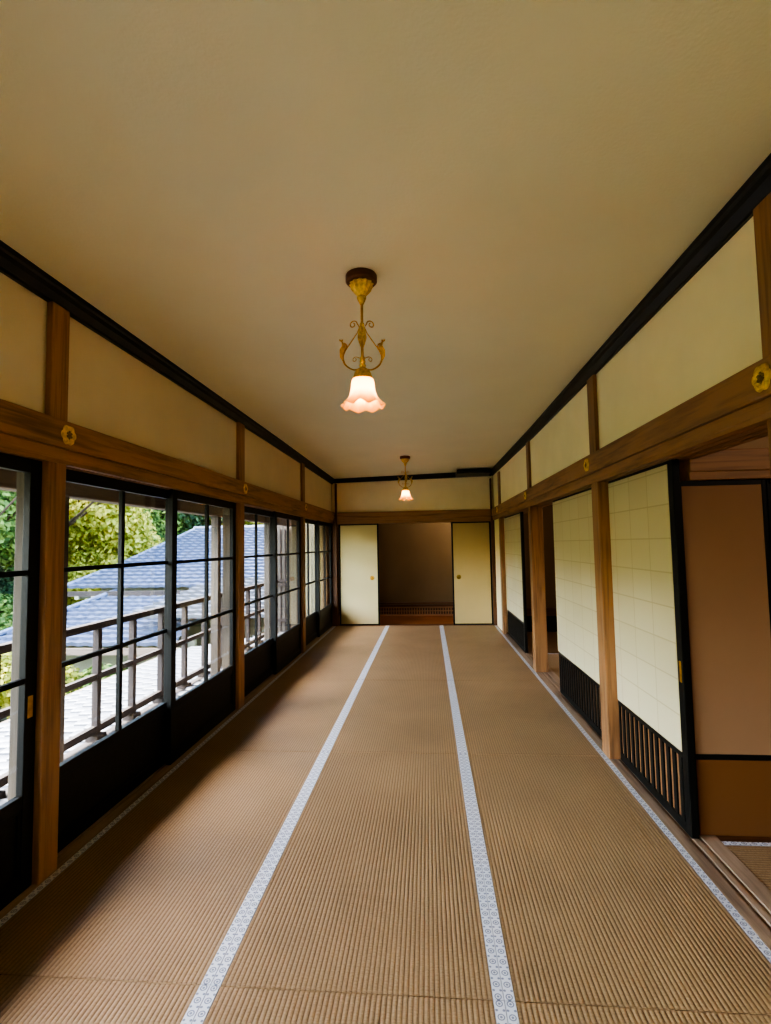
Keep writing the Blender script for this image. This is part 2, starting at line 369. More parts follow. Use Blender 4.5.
for y0, y1, lab in ((-.15, -.03, 'wooden window-side post behind the first sliding glass door'),
                    (2.08, 2.19, 'wooden window-side post nearest the viewer, before the pair of wide glass doors'),
                    (4.335, 4.47, 'wooden post between the second and third bays of sliding glass doors'),
                    (6.615, 6.75, 'wooden post between the third and last bays of sliding glass doors')):
    post(XL-.15, XL, y0, y1, .002, 2.47, lab)
post(XL-.075, XL+.06, YB-.045, YB+.10, .002, 2.45, 'dark wooden corner post where the glass doors meet the far wall', WDARK['Z'])
for y0, y1, d, lab in ((1.62, 1.753, .13, 'wooden shoji-side post nearest the viewer, beside the large nail cover'),
                    (3.43, 3.565, .13, 'wooden post between the two large shoji screens'),
                    (5.64, 5.77, .13, 'thick wooden post standing alone in the open gap between shoji screens'),
                    (7.98, 8.12, .06, 'wooden post between the farthest shoji screen and the narrow plaster strip')):
    post(XR, XR+d, y0, y1, .002, 2.47, lab)
post(XR-.035, XR+.16, YB-.04, YB+.10, .002, 2.47, 'dark wooden corner post beside the far shoji-side fusuma', WDARK['Z'])
# narrow plaster strip at the far right end
struct(B(XR+.02, XR+.10, 8.12, YB-.04, .002, 1.757).build('wall_strip', PLAST))

# ------------------------------------------------------------------ nail covers
def nail_cover():
    t = root('nail_cover', (0, 0, 0), 'x', 'nail cover', 'gold flower nail covers along the tie beams')
    mb = MB(); n = 72
    def rr(th, a): return a*(.84+.16*abs(math.cos(3*th)))
    prof = [(.0, .004), (.3, .0045), (.5, .006), (.62, .011), (.8, .011), (.94, .007), (1.0, 0)]
    rings = []
    for (q, hgt) in prof[1:]:
        rings.append([mb.bm.verts.new((hgt, rr(2*PI*k/n, .047)*q*math.cos(2*PI*k/n), rr(2*PI*k/n, .047)*q*math.sin(2*PI*k/n))) for k in range(n)])
    for i in range(len(rings)-1):
        for k in range(n): mb.bm.faces.new((rings[i][k], rings[i][(k+1) % n], rings[i+1][(k+1) % n], rings[i+1][k]))
    mb.bm.faces.new(rings[0]); mb.bm.faces.new(rings[-1][::-1])
    mb.build('petal_plate', GOLD, t, (0, 0, 0), smooth='auto')
    mb = MB()
    for k in range(6):
        a = PI/6+k*PI/3; c = (0.004, .014*math.cos(a), .014*math.sin(a))
        tb = bmesh.new(); bmesh.ops.create_uvsphere(tb, u_segments=8, v_segments=6, radius=.0065); mb.add(tb, Matrix.Translation(c))
    tb = bmesh.new(); bmesh.ops.create_uvsphere(tb, u_segments=10, v_segments=6, radius=.009); mb.add(tb, Matrix.Translation((.006, 0, 0)))
    mb.build('flower_boss', BRASSD, t, (0, 0, 0), smooth=True)
    return t
nc = nail_cover()
spots = [(XL+.022, 2.165, 0, 'gold flower-shaped nail cover on the window-side beam nearest the viewer'),
         (XL+.022, 4.42, 0, 'gold flower-shaped nail cover on the window-side beam above the second bay post'),
         (XL+.022, 6.70, 0, 'gold flower-shaped nail cover on the window-side beam, last before the far wall'),
         (XR-.022, 1.722, PI, 'large gold flower nail cover on the shoji-side beam, cut by the picture edge'),
         (XR-.022, 3.56, PI, 'gold flower nail cover on the shoji-side beam above the post between big shoji'),
         (XR-.022, 5.76, PI, 'gold flower nail cover on the shoji-side beam above the lone thick post'),
         (XR-.022, 8.10, PI, 'gold flower nail cover on the shoji-side beam next to the far corner')]
for i, (x, y, rz, lab) in enumerate(spots):
    o = nc if i == 0 else dup(nc)
    o.location = (x, y, 1.888); o.rotation_euler = (0, 0, rz); o['label'] = lab

# ------------------------------------------------------------------ tatami
def tatami(y0, y1):
    L = y1-y0; w = .91; t = root('tatami_mat', (0, 0, -.055), 'x', 'tatami mat', 'tatami mats laid in three long rows')
    mb = MB(); bw = .033; step = .002; n = int(round((w-2*bw)/step)); h0 = .055
    def top(x): return h0-.0016*(1-abs(math.cos(PI*x/.016)))
    xs = [-w/2+bw+(w-2*bw)*i/n for i in range(n+1)]
    va = [mb.bm.verts.new((x, -L/2+.0015, top(x))) for x in xs]; vb = [mb.bm.verts.new((x, L/2-.0015, top(x))) for x in xs]
    a0 = [mb.bm.verts.new((x, -L/2+.0015, .004)) for x in xs]; b0 = [mb.bm.verts.new((x, L/2-.0015, .004)) for x in xs]
    for i in range(n):
        mb.bm.faces.new((va[i], va[i+1], vb[i+1], vb[i])); mb.bm.faces.new((a0[i], a0[i+1], va[i+1], va[i])); mb.bm.faces.new((vb[i], vb[i+1], b0[i+1], b0[i]))
    mb.bm.transform(Matrix.Translation((0, 0, -.055)))
    mb.build('woven_rush', RUSH, t, (0, 0, -.055), smooth=False)
    for s in (-1, 1):
        xc = s*(w/2-bw/2)
        B(xc-bw/2+.0006, xc+bw/2-.0006, -L/2+.0012, L/2-.0012, -.052, .0012, bev=.001).build('cloth_border', BAND, t, (xc, 0, -.0))
    return t
ROWN = ['window-side row', 'middle row', 'shoji-side row']
SEG = [(-.17, 1.657, 'cut by the lower picture edge'), (1.657, 3.487, 'second from the viewer'), (3.487, 5.317, 'third from the viewer'), (5.317, 7.147, 'fourth from the viewer'), (7.147, 8.83, 'against the far wall')]
protos = {}
for si, (y0, y1, where) in enumerate(SEG):
    key = round(y1-y0, 2)
    for r in range(3):
        lab = 'tan woven tatami mat with pale patterned borders, %s, %s' % (ROWN[r], where)
        if key not in protos: t = protos[key] = tatami(y0, y1)
        else: t = dup(protos[key])
        t.location = (XL+.455+.91*r, (y0+y1)/2, -.0); t['label'] = lab
for o in list(C.objects):
    if o.name.startswith('tatami_mat'): o.location.z = -.055
# plain matting behind the viewer
struct(B(XL, XR, YN, -.172, -.05, -.002).build('floor_behind', RUSH))

# ------------------------------------------------------------------ sliding glass doors
ZT, ZR, ZB = 1.762, .385, .004
def glass_door(y0, y1, x, label, pull=None):
    t = root('glass_sliding_door', (x, (y0+y1)/2, ZB), label, 'sliding door', 'black framed glass sliding doors along the window wall')
    d = .016; sw = .062
    for a, b in ((y0, y0+sw), (y1-sw, y1)): B(x-d, x+d, a, b, ZB, ZT, bev=.003).build('stile', BLACK, t)
    B(x-d+.001, x+d-.001, y0+sw, y1-sw, 1.700, ZT, bev=.003).build('top_rail', BLACK, t)
    B(x-d+.001, x+d-.001, y0+sw, y1-sw, ZR-.05, ZR, bev=.003).build('middle_rail', BLACK, t)
    B(x-d+.001, x+d-.001, y0+sw, y1-sw, ZB, .062, bev=.003).build('bottom_rail', BLACK, t)
    ym = (y0+y1)/2; mb = MB()
    mb.box(x-.012, x+.012, ym-.013, ym+.013, ZR, 1.70, bev=.002)
    for z in (.839, 1.281): mb.box(x-.0115, x+.0115, y0+sw, y1-sw, z-.011, z+.011, bev=.002)
    mb.build('glazing_bars', BLACK, t)
    B(x-.0015, x+.0015, y0+sw-.002, y1-sw+.002, ZR-.002, 1.702).build('glass', GLASS, t)
    k = B(x-.006, x+.004, y0+sw-.002, y1-sw+.002, .06, ZR-.048).build('kick_panel', KICK, t)
    mb = MB(); a, b, z0, z1 = y0+sw, y1-sw, .062, ZR-.05
    for q in ((a, b, z0, z0+.016), (a, b, z1-.016, z1), (a, a+.016, z0, z1), (b-.016, b, z0, z1)): mb.box(x+.003, x+.011, *q, bev=.002)
    mb.build('panel_moulding', BLACK, k)
    if pull:
        B(x+.013, x+.0185, pull-.014, pull+.014, .685, .775, bev=.003).build('brass_pull', BRASS, t)
    return t
IN, OUT = XL-.046, XL-.092
ord_ = ['first', 'second', 'third', 'last']
bays = [(-.03, 2.08), (2.19, 4.335), (4.47, 6.615), (6.75, 8.79)]
for i, (a, b) in enumerate(bays):
    m = (a+b)/2; near = ['behind the viewer', 'just past the nearest post', 'just past the second post', 'just past the third post'][i]
    far = ['with a brass pull, at the near picture edge', 'meeting the second post', 'meeting the third post', 'meeting the far corner post'][i]
    if i == 0:
        glass_door(a, m+.03, OUT, 'black framed glass sliding door ' + near)
        glass_door(m-.03, b, IN, 'black framed glass sliding door ' + far, pull=b-.034)
    else:
        glass_door(a, m+.075, OUT, 'black framed six-pane glass sliding door ' + near)
        glass_door(m-.035, b, IN, 'black framed six-pane glass sliding door ' + far)
for a, b, xx in ((-2.42, -1.28, OUT), (-1.34, -.16, IN)):  # unseen doors, put in behind the viewer to admit daylight
    glass_door(a, b, xx, 'black framed glass sliding door behind the viewer')

# ------------------------------------------------------------------ shoji screens
def shoji(y0, y1, x, label, pull=None):
    t = root('shoji_screen', (x, (y0+y1)/2, .003), label, 'shoji screen', 'paper shoji screens along the inner rooms')
    d = .017; sw = .052; z0, z1, zm = .003, 1.762, .372
    # paper laminated over the face toward the hall, almost to the far edge
    B(x-d, x+d, y0, y0+sw, z0, z1, bev=.003).build('stile', BLACK, t)
    B(x-d+.004, x+d, y1-.03, y1, z0, z1, bev=.003).build('stile', BLACK, t)
    B(x-d+.001, x+d-.001, y0+sw, y1-.03, z1-.022, z1, bev=.002).build('top_rail', BLACK, t)
    B(x-d+.001, x+d-.001, y0+sw, y1-.03, zm-.03, zm, bev=.002).build('middle_rail', BLACK, t)
    B(x-d+.001, x+d-.001, y0+sw, y1-.03, z0, z0+.045, bev=.002).build('bottom_rail', BLACK, t)
    B(x-d-.0015, x-d+.0015, y0+sw-.002, y1-.002, zm-.001, z1-.02).build('paper', PAPER, t, (x, y0+sw-.002, zm))
    mb = MB(); n = int((y1-y0)/.245)
    for i in range(1, n+1):
        yy = y0+sw+.245*i
        if yy < y1-.04: mb.box(x-d+.002, x+.008, yy-.005, yy+.005, zm, z1-.02)
    k = 0
    while zm+.168*(k+1) < z1-.05:
        z = zm+.168*(k+1); mb.box(x-d+.003, x+.007, y0+sw, y1-.03, z-.005, z+.005); k += 1
    mb.build('lattice', WD['Z'], t)
    mb = MB(); yy = y0+sw+.012
    while yy < y1-.04:
        mb.box(x-d+.002, x-d+.010, yy, yy+.034, z0+.044, zm-.029, bev=.002); yy += .066
    mb.build('lower_bars', BLACK, t)
    B(x-d+.011, x-d+.017, y0+sw-.001, y1-.029, z0+.044, zm-.029).build('back_board', WD['Z'], t)
    if pull: B(x-d-.002, x-d+.003, y0+.014, y0+.036, .70, .80, bev=.003).build('brass_pull', BRASS, t)
    return t
SI, SO = XR+.085, XR+.128
shoji(2.555, 3.50, SI, 'cream paper shoji with thick black stile and brass pull, nearest the open side room', pull=True)
s2 = shoji(3.575, 4.93, SI, 'cream paper shoji with dark slatted base between the two wooden posts')
shoji(6.60, 8.00, SI, 'narrow-looking cream paper shoji with black base and stile near the far corner')
struct(B(XR+.03, XR+.10, YN, 1.62, .002, 1.757).build('wall_right_near', PLAST))

# ------------------------------------------------------------------ far wall fusuma
def fusuma(x0, x1, y, label, pullx, pmat, paper):
    t = root('fusuma_door', ((x0+x1)/2, y, .004), label, 'fusuma door', 'cream fusuma doors in the far wall')
    z0, z1, e = .004, 1.742, .026; d = .012
    B(x0+e, x1-e, y-d+.003, y+d-.003, z0+.02, z1-.02).build('paper_panel', paper, t)
    for a, b in ((x0, x0+e), (x1-e, x1)): B(a, b, y-d, y+d, z0, z1, bev=.003).build('edge_stile', BLACK, t)
    B(x0+e, x1-e, y-d, y+d, z1-.022, z1, bev=.003).build('top_rail', BLACK, t)
    B(x0+e, x1-e, y-d, y+d, z0, z0+.022, bev=.003).build('bottom_rail', BLACK, t)
    mb = MB()
    tb = bmesh.new(); bmesh.ops.create_cone(tb, cap_ends=True, segments=24, radius1=.042, radius2=.034, depth=.012)
    mb.add(tb, Matrix.Translation((pullx, y-d+.002, .808)) @ Matrix.Rotation(PI/2, 4, 'X'))
    for k in range(6):
        tb = bmesh.new(); bmesh.ops.create_uvsphere(tb, u_segments=8, v_segments=6, radius=.012)
        mb.add(tb, Matrix.Translation((pullx+.022*math.cos(k*PI/3), y-d-.004, .808+.022*math.sin(k*PI/3))))
    mb.build('round_pull', pmat, t)
    return t
fusuma(XL+.085, -.845, YB+.035, 'cream fusuma door beside the glass doors, with a brass flower pull', -.965, BRASS, FUSU)
fusuma(.405, 1.072, YB+.035, 'cream fusuma door at the shoji side of the dark opening, olive round pull', .515, BRASSD, FUSU_DIM)

# ------------------------------------------------------------------ room beyond the far opening
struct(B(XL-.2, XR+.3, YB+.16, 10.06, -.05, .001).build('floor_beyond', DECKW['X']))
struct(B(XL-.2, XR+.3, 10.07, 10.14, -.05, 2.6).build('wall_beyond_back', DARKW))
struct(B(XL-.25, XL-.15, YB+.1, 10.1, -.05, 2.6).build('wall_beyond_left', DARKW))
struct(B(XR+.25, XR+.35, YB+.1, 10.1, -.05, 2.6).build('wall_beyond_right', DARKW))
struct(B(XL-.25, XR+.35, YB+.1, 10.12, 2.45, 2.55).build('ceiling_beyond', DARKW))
t = root('grille_board', (-.25, 10.03, 0), 'low dark wooden grille along the foot of the wall beyond the opening', 'grille')
B(XL-.15, XR+.2, 10.0, 10.05, .175, .215, bev=.004).build('ledge', WDARK['X'], t)
B(XL-.15, XR+.2, 9.985, 10.05, .235, .26, bev=.004).build('upper_ledge', WDARK['X'], t)
mb = MB(); mb.box(XL-.15, XR+.2, 10.02, 10.04, .002, .03); mb.box(XL-.15, XR+.2, 10.02, 10.04, .15, .176)
xx = XL-.12
while xx < XR+.18: mb.box(xx, xx+.02, 10.022, 10.038, .02, .16); xx += .05
mb.box(XL-.15, XR+.2, 10.022, 10.036, .085, .10)
mb.build('slats', WD['X'], t)
B(XL-.15, XR+.2, 10.04, 10.049, .002, .17).build('backing', WDARK['X'], t)

# ------------------------------------------------------------------ inner rooms on the right
def matting(name, x0, x1, y0, y1, label):
    t = root(name, ((x0+x1)/2, (y0+y1)/2, 0), label, 'tatami mat')
    mb = MB(); n = int((y1-y0-.033)/.004)
    ys = [y0+(y1-y0-.033)*i/n for i in range(n+1)]
    cx, cyy = (x0+x1)/2, (y0+y1)/2
    def T(x, y): return (-(y-cyy), x-cx)    # turned a quarter so the ribs run across
    def tz(v): return -.0022*(1-abs(math.cos(PI*v/.016)))
    va = [mb.bm.verts.new((y-cyy, -(x0-cx), tz(y-cyy))) for y in ys]; vb = [mb.bm.verts.new((y-cyy, -(x1-cx), tz(y-cyy))) for y in ys]
    for i in range(n): mb.bm.faces.new((va[i], va[i+1], vb[i+1], vb[i]))
    o = mb.build('woven_rush', RUSH, t, (0, 0, 0)); o.location = (0, 0, 0); o.rotation_euler = (0, 0, PI/2)
    mb = MB(); mb.box(-.0165, .0165, -(x1-x0)/2, (x1-x0)/2, -.04, .0015, bev=.001)
    o = mb.build('cloth_border', BAND, t, (0, 0, 0)); o.location = (0, (y1-y0)/2-.0165, 0); o.rotation_euler = (0, 0, PI/2)
    return t
matting('tatami_mat', XR+.19, 3.2, 1.2, 2.55, 'tan tatami mat in the open side room, patterned border below the brown fusuma')
matting('tatami_mat', XR+.19, 3.2, 4.4, 6.6, 'shadowed tatami mat in the dark room behind the lone thick post')
struct(B(XR+.19, 3.3, YN, 1.2, -.05, 0).build('floor_side_near', RUSH))
struct(B(XR+.19, 3.3, 2.55, 4.4, -.05, 0).build('floor_side_middle', RUSH))
struct(B(XR+.19, 3.3, 6.6, 8.4, -.05, 0).build('floor_side_far', RUSH))
struct(B(3.2, 3.3, YN, 8.4, -.05, 2.6).build('wall_side_right', ROOMW))
struct(B(XR+.1, 3.3, 8.2, 8.3, -.05, 2.6).build('wall_side_back', DARKW))
struct(B(XR+.1, 3.3, YN-.1, YN, -.05, 2.6).build('wall_side_front', ROOMW))
struct(B(XR+.1, 3.3, YN-.1, 8.4, 2.5, 2.6).build('ceiling_side', ROOMW))
struct(B(XR+.14, 3.25, 2.59, 2.66, 1.80, 2.55).build('wall_side_partition', ROOMW))
mb = MB(); mb.box(XR+.15, 3.25, 2.555, 2.68, 1.695, 1.80, bev=.005); mb.box(XR+.15, 3.25, 2.565, 2.67, 1.655, 1.70, bev=.004)
struct(mb.build('trim_13', WD['X']))
struct(B(XR+.19, 3.25, 2.545, 2.66, -.04, .002).build('trim_14', WDARK['X']))
mb = MB(); mb.box(XR+.19, 3.2, 8.17, 8.2, 0, .24); struct(mb.build('baseboard_side', BLACK))
struct(B(XR+.19, 3.2, 8.16, 8.2, .24, .36, bev=.004).build('trim_15', WDARK['X']))
def brown_fusuma(x0, x1, label):
    y = 2.595; t = root('brown_fusuma_door', ((x0+x1)/2, y, .004), label, 'fusuma door', 'brown fusuma doors of the side room')
    e = .02
    for a, b in ((x0, x0+(.007 if x0 < 1.5 else e)), (x1-e, x1)): B(a, b, y-.012, y+.012, .004, 1.655, bev=.002).build('edge_stile', BLACK, t)
    B(x0+.006, x1-e, y-.012, y+.012, 1.63, 1.655, bev=.002).build('top_rail', BLACK, t)
    B(x0+.006, x1-e, y-.012, y+.012, .345, .37, bev=.002).build('middle_rail', BLACK, t)
    B(x0+.006, x1-e, y-.008, y+.008, .37, 1.63).build('paper_panel', FUSB, t)
    B(x0+.006, x1-e, y-.008, y+.008, .004, .345).build('base_panel', FUSBL, t)
brown_fusuma(XR+.112, 1.615, 'brown papered fusuma door with darker base, half behind the nearest shoji')
brown_fusuma(1.618, 2.5, 'brown papered fusuma door at the picture edge in the side room')

# ------------------------------------------------------------------ pendant lamps
def pendant():
    t = root('pendant_lamp', (0, 0, 0), 'x', 'pendant lamp', 'brass pendant lamps with glass flower shades')
    def b_(mb, n, m, p=t, s='auto'): return mb.build(n, m, p, (0, 0, 0), smooth=s)
    b_(MB().lathe([(.066, .002), (.069, -.004), (.069, -.028), (.064, -.034), (.05, -.035)], seg=40), 'ceiling_rose', ROSE)
    cup = b_(MB().lathe([(.044, -.034), (.052, -.040), (.047, -.047), (.044, -.060), (.036, -.072), (.024, -.088), (.018, -.094), (.021, -.102), (.017, -.112), (.012, -.122), (.009, -.13)], seg=48,
        fn=lambda r, z, a: (r*(1+.07*math.cos(12*a)*(1 if z > -.08 else 0)), z)), 'canopy_cup', GOLD)
    b_(MB().tube([(0, 0, -.12), (0, 0, -.40)], .0058, 12), 'rod', BRASS)
    b_(MB().lathe([(.006, -.212), (.009, -.216), (.0105, -.224), (.009, -.232), (.006, -.238)], seg=20), 'collar', GOLD)
    b_(MB().lathe([(.007, -.365), (.013, -.372), (.009, -.380), (.014, -.388), (.010, -.396), (.016, -.404), (.012, -.414), (.020, -.42)], seg=24), 'turned_knop', GOLD)
    b_(MB().lathe([(.012, -.414), (.024, -.422), (.034, -.436), (.040, -.454), (.043, -.460), (.043, -.468), (.038, -.470)], seg=36, fn=lambda r, z, a: (r*(1+.03*math.cos(16*a)), z)), 'shade_holder', GOLD)
    for k in range(3):
        a = -PI/2+.12+k*2*PI/3; ca, sa = math.cos(a), math.sin(a)
        def P(r, z): return (r*1.12*ca, r*1.12*sa, z)
        pts = [P(.020, -.418), P(.040, -.416), P(.060, -.404), P(.078, -.386), P(.088, -.364), P(.089, -.343), P(.080, -.322), P(.070, -.308), P(.076, -.292), P(.088, -.286), P(.093, -.276), P(.090, -.268)]
        fine = []
        for i in range(len(pts)-1):
            p0, p1, p2, p3 = [Vector(pts[min(max(i+j, 0), len(pts)-1)]) for j in (-1, 0, 1, 2)]
            for s_ in range(5):
                u = s_/5; fine.append(.5*((2*p1)+(-p0+p2)*u+(2*p0-5*p1+4*p2-p3)*u*u+(-p0+3*p1-3*p2+p3)*u**3))
        fine.append(Vector(pts[-1]))
        arm = b_(MB().tube(fine, lambda u: .0028+.0012*math.sin(PI*min(1, u*1.3)), 8), 'scroll_arm', BRASS)
        # upper wire ending in a volute
        w = [Vector(P(.078, -.318)), Vector(P(.062, -.302)), Vector(P(.042, -.278)), Vector(P(.022, -.254)), Vector(P(.012, -.232)), Vector(P(.016, -.222))]
        for s_ in range(22):
            th = PI-s_*.36; rad = .0185*(1-s_/30)
            w.append(Vector(P(.040+rad*math.cos(th), -.212+rad*math.sin(th))))
        b_(MB().tube(w, .0023, 7), 'volute_wire', BRASS, arm)
        # acanthus leaf lying along the outer bend
        mb = MB()
        spine = [(.083, -.372), (.091, -.35), (.088, -.325), (.078, -.306), (.082, -.288), (.094, -.280), (.098, -.268)]
        wd = [.004, .013, .019, .016, .013, .010, .003]; sd = Vector((-sa, ca, 0))
        row = []
        for (r, z), w_ in zip(spine, wd):
            c = Vector(P(r, z)); row.append([mb.bm.verts.new(c-sd*w_+Vector(P(.006, .004))), mb.bm.verts.new(c-sd*w_*.45), mb.bm.verts.new(c+Vector(P(-.003, -.001))), mb.bm.verts.new(c+sd*w_*.45), mb.bm.verts.new(c+sd*w_+Vector(P(.006, .004)))])
        for i in range(len(row)-1):
            for j in range(4): mb.bm.faces.new((row[i][j], row[i][j+1], row[i+1][j+1], row[i+1][j]))
        b_(mb, 'leaf', GOLD, arm)
        # small inner scroll
        w = [Vector(P(.006, -.375)), Vector(P(.016, -.366)), Vector(P(.028, -.360))]
        for s_ in range(16):
            th = PI/2-s_*.4; rad = .011*(1-s_/24); w.append(Vector(P(.034+rad*math.cos(th), -.371+rad*math.sin(th))))
        b_(MB().tube(w, .0017, 7), 'small_scroll', BRASS, arm)
    prof = [(.036, -.462), (.045, -.470), (.0475, -.482), (.049, -.50), (.052, -.52), (.058, -.54), (.067, -.555), (.079, -.568), (.088, -.576), (.092, -.581)]
    def scallop(r, z, a):
        k = max(0, (-z-.52)/.061); c = math.cos(8*a)
        return r*(1+.06*k*c), z+.007*k*k*c-.006*k
    mb = MB().lathe(prof, seg=84, fn=scallop, cap=False)
    o = b_(mb, 'flower_shade', SHADE, t, True)
    md = o.modifiers.new('thickness', 'SOLIDIFY'); md.thickness = .002
    mb = MB().lathe([(.004, -.470), (.012, -.476), (.014, -.49), (.021, -.508), (.022, -.522), (.016, -.536), (.003, -.543)], seg=20)
    b_(mb, 'bulb', BULB, t, True)
    return t
p1 = pendant(); p1.location = (-.266, 2.185, ceil_z(-.26, 2.185)); p1['label'] = 'brass pendant lamp with lit scalloped glass shade, large and near the viewer'
dup(p1, (-.281, 6.913, ceil_z(-.28, 6.913)), 'small-looking brass pendant lamp with lit shade hanging near the far wall')

# ------------------------------------------------------------------ outside: eave, veranda posts, railing
struct(MB().hull([(-1.79, YN-2, 2.16), (-3.0, YN-2, 1.93), (-1.79, YN-2, 2.24), (-3.0, YN-2, 2.0), (-1.79, 9.3, 2.16), (-3.0, 9.3, 1.93), (-1.79, 9.3, 2.24), (-3.0, 9.3, 2.0)]).build('roof_eave', OUTW['Y']))
struct(B(-1.80, -1.755, YN-1, YB+.2, 1.80, 2.62).build('wall_outer', OUTW['Y']))
struct(B(-2.56, -2.44, YN-2, 9.3, 1.74, 1.98, bev=.01).build('trim_16', OUTW['Y']))
mb = MB(); yy = YN-1.8
while yy < 9.2:
    mb.hull([(x, y, z+dz) for x, z in ((-1.8, 2.155), (-2.98, 1.93)) for y in (yy, yy+.045) for dz in (-.06, 0)]); yy += .38
struct(mb.build('trim_17', OUTW['X']))
for y, lab in ((1.1, 'grey veranda post outside the nearest glass door'), (3.31, 'grey veranda post seen just past the nearest wooden post'), (5.93, 'grey veranda post outside the second bay of glass doors'), (7.9, 'grey veranda post outside the third bay of glass doors')):
    post(-2.545, -2.455, y-.042, y+.042, -.25, 1.75, lab, POSTW['Z'], 'veranda_post')
def pz(x): return -.10-(-2.0-x)*.152          # lower roof surface height
t = root('veranda_railing', (-2.8, 3.5, -.25), 'long weathered wooden railing outside the glass doors', 'railing')
B(-2.835, -2.765, -3, 9.4, .705, .765, bev=.012).build('handrail', RAILW['Y'], t)
B(-2.822, -2.778, -3, 9.4, .285, .335, bev=.006).build('middle_rail', RAILW['Y'], t)
B(-2.825, -2.775, -3, 9.4, -.15, -.09, bev=.006).build('bottom_rail', RAILW['Y'], t)
yy = -2.6
while yy < 9.3:
    b_ = B(-2.828, -2.772, yy-.025, yy+.025, -.25, .705, bev=.005).build('baluster', RAILW['Z'], t)
    B(-2.86, -2.74, yy-.06, yy+.06, -.27, -.16, bev=.01).build('base_block', RAILW['Z'], b_)
    yy += .523
B(-2.85, -2.70, -3, 9.4, -.29, -.21).build('ground_rail', RAILW['Y'], t)

# ------------------------------------------------------------------ tiled roofs
def tile_roof(name, corner, du, dv, nu_len, nv_len, clip=None, mat=TILE, parent=None, pitch_u=.27, pitch_v=.24, amp=.4, lip=.07, seg=8, slot=0):
    """rolls run along dv (down the slope), courses step every pitch_v; clip(u, v) -> keep"""
    n_ = du.cross(dv).normalized()
    if n_.z < 0: n_ = -n_
    mb = MB(); nu = max(1, int(nu_len/pitch_u)); nv = max(1, int(nv_len/pitch_v))
    prof = [q*amp for q in (0, .002, .006, .026, .043, .043, .026, .006)]
    if slot: prof = [-slot, .012, .02, .024, .026, .024, .02, .012]
    for j in range(nv):
        v0, v1 = j*pitch_v, (j+1)*pitch_v+.012
        prev = None
        for i in range(nu*seg+1):
            u = i*pitch_u/seg
            if clip and not clip(u, (v0+v1)/2): prev = None; continue
            h = prof[i % seg]
            p = corner+du*u
            cur = [mb.bm.verts.new(p+dv*v0+n_*(h+.002)), mb.bm.verts.new(p+dv*v1+n_*(h+lip)), mb.bm.verts.new(p+dv*v1+n_*(h-.004))]
            if prev:
                mb.bm.faces.new((prev[0], cur[0], cur[1], prev[1])); mb.bm.faces.new((prev[1], cur[1], cur[2], prev[2]))
            prev = cur
    return mb.build(name, mat, parent)
V = Vector
# pent roof directly below the veranda (slopes away from the hall)
t = root('pent_roof', (-3.4, 4, -.5), 'sunlit grey tiled lower roof just below the veranda railing', 'roof')
dv = V((-1, 0, -.152)).normalized()
tile_roof('roof_tiles', V((-2.0, -3, -.13)), V((0, 1, 0)), dv, 12.6, 2.75, parent=t, mat=TILEB, lip=.03, pitch_u=.2, slot=.10)
B(-4.76, -4.66, -3, 9.5, -.66, -.52).build('eave_board', OUTW['Y'], t)
# the wing across the garden
wing = root('wing_building', (-5, 14, -4), 'wing of the building with two tiers of blue-grey tiled roofs across the garden', 'building')
s = V((0, -4.5, -1.59)); Ls = s.length; dvv = s.normalized()
def clip1(u, v): return u > (1-v/Ls)*1.5
tile_roof('upper_roof', V((-9.1, 16.5, 1.95)), V((1, 0, 0)), dvv, 7.1, Ls, clip1, parent=wing)
MB().tube([V((-9.1, 12, .40)), V((-8.5, 13.75, .96)), V((-7.65, 16.5, 1.99))], .07, 8).build('hip_ridge', TILE, wing)
MB().tube([V((-7.7, 16.5, 2.0)), V((-2.0, 16.5, 2.0))], .10, 8).build('top_ridge', TILE, wing)
B(-9.1, -5.6, 12.0, 12.1, .24, .36).build('eave_board', RAILW['X'], wing)
mb = MB(); xx = -8.6
while xx < -5.9: mb.box(xx, xx+.1, 11.98, 12.6, .17, .25); xx += .42
mb.build('rafter_ends', WINGW, wing)
B(-8.3, -3, 12.55, 12.7, -4, .45).build('upper_wall', plain('shaded_wall', (112, 112, 96), .9), wing)
s2v = V((0, -2.9, -.80)); L2 = s2v.length
def clip2(u, v): return u > (1-v/L2)*1.2
tile_roof('lower_roof', V((-8.9, 12.3, .30)), V((1, 0, 0)), s2v.normalized(), 4.2, L2, clip2, parent=wing)
MB().tube([V((-8.9, 9.4, -.44)), V((-7.7, 12.3, .36))], .06, 8).build('lower_hip_ridge', TILE, wing)
B(-8.9, -4.7, 9.42, 9.5, -.62, -.5).build('lower_eave_board', OUTW['X'], wing)
B(-8.2, -4.7, 10.1, 10.2, -4, -.45).build('lower_wall', WINGW, wing)
# roof in the sunlit tile tone, in the corner between the wing and the hall
s3 = V((0, -2.6, -.62)); L3 = s3.length
def clip3(u, v): return u > (1-v/L3)*.9
tile_roof('corner_roof', V((-6.1, 12.4, .62)), V((1, 0, 0)), s3.normalized(), 4.1, L3, clip3, parent=wing, mat=TILEB)
B(-3.1, -2.50, 9.72, 9.82, -1, 1.95).build('board_wall', POSTW['Z'], wing)
mb = MB(); xx = -3.1
while xx < -2.5: mb.box(xx, xx+.02, 9.70, 9.73, -1, 1.7); xx += .09
for z in (-.05, .62, .70): mb.box(-3.1, -2.5, 9.69, 9.73, z, z+.05)
mb.build('wall_battens', RAILW['Z'], wing)
B(-2.50, -1.9, 9.72, 9.82, -1, 1.95).build('plaster_wall', WINGW, wing)
B(-2.56, -2.46, 9.60, 9.72, -1, 1.95, bev=.008).build('corner_post', WD['Z'], wing)
B(-2.12, -2.06, 9.66, 9.72, -1, 1.95, bev=.008).build('wall_stud', OUTW['Z'], wing)

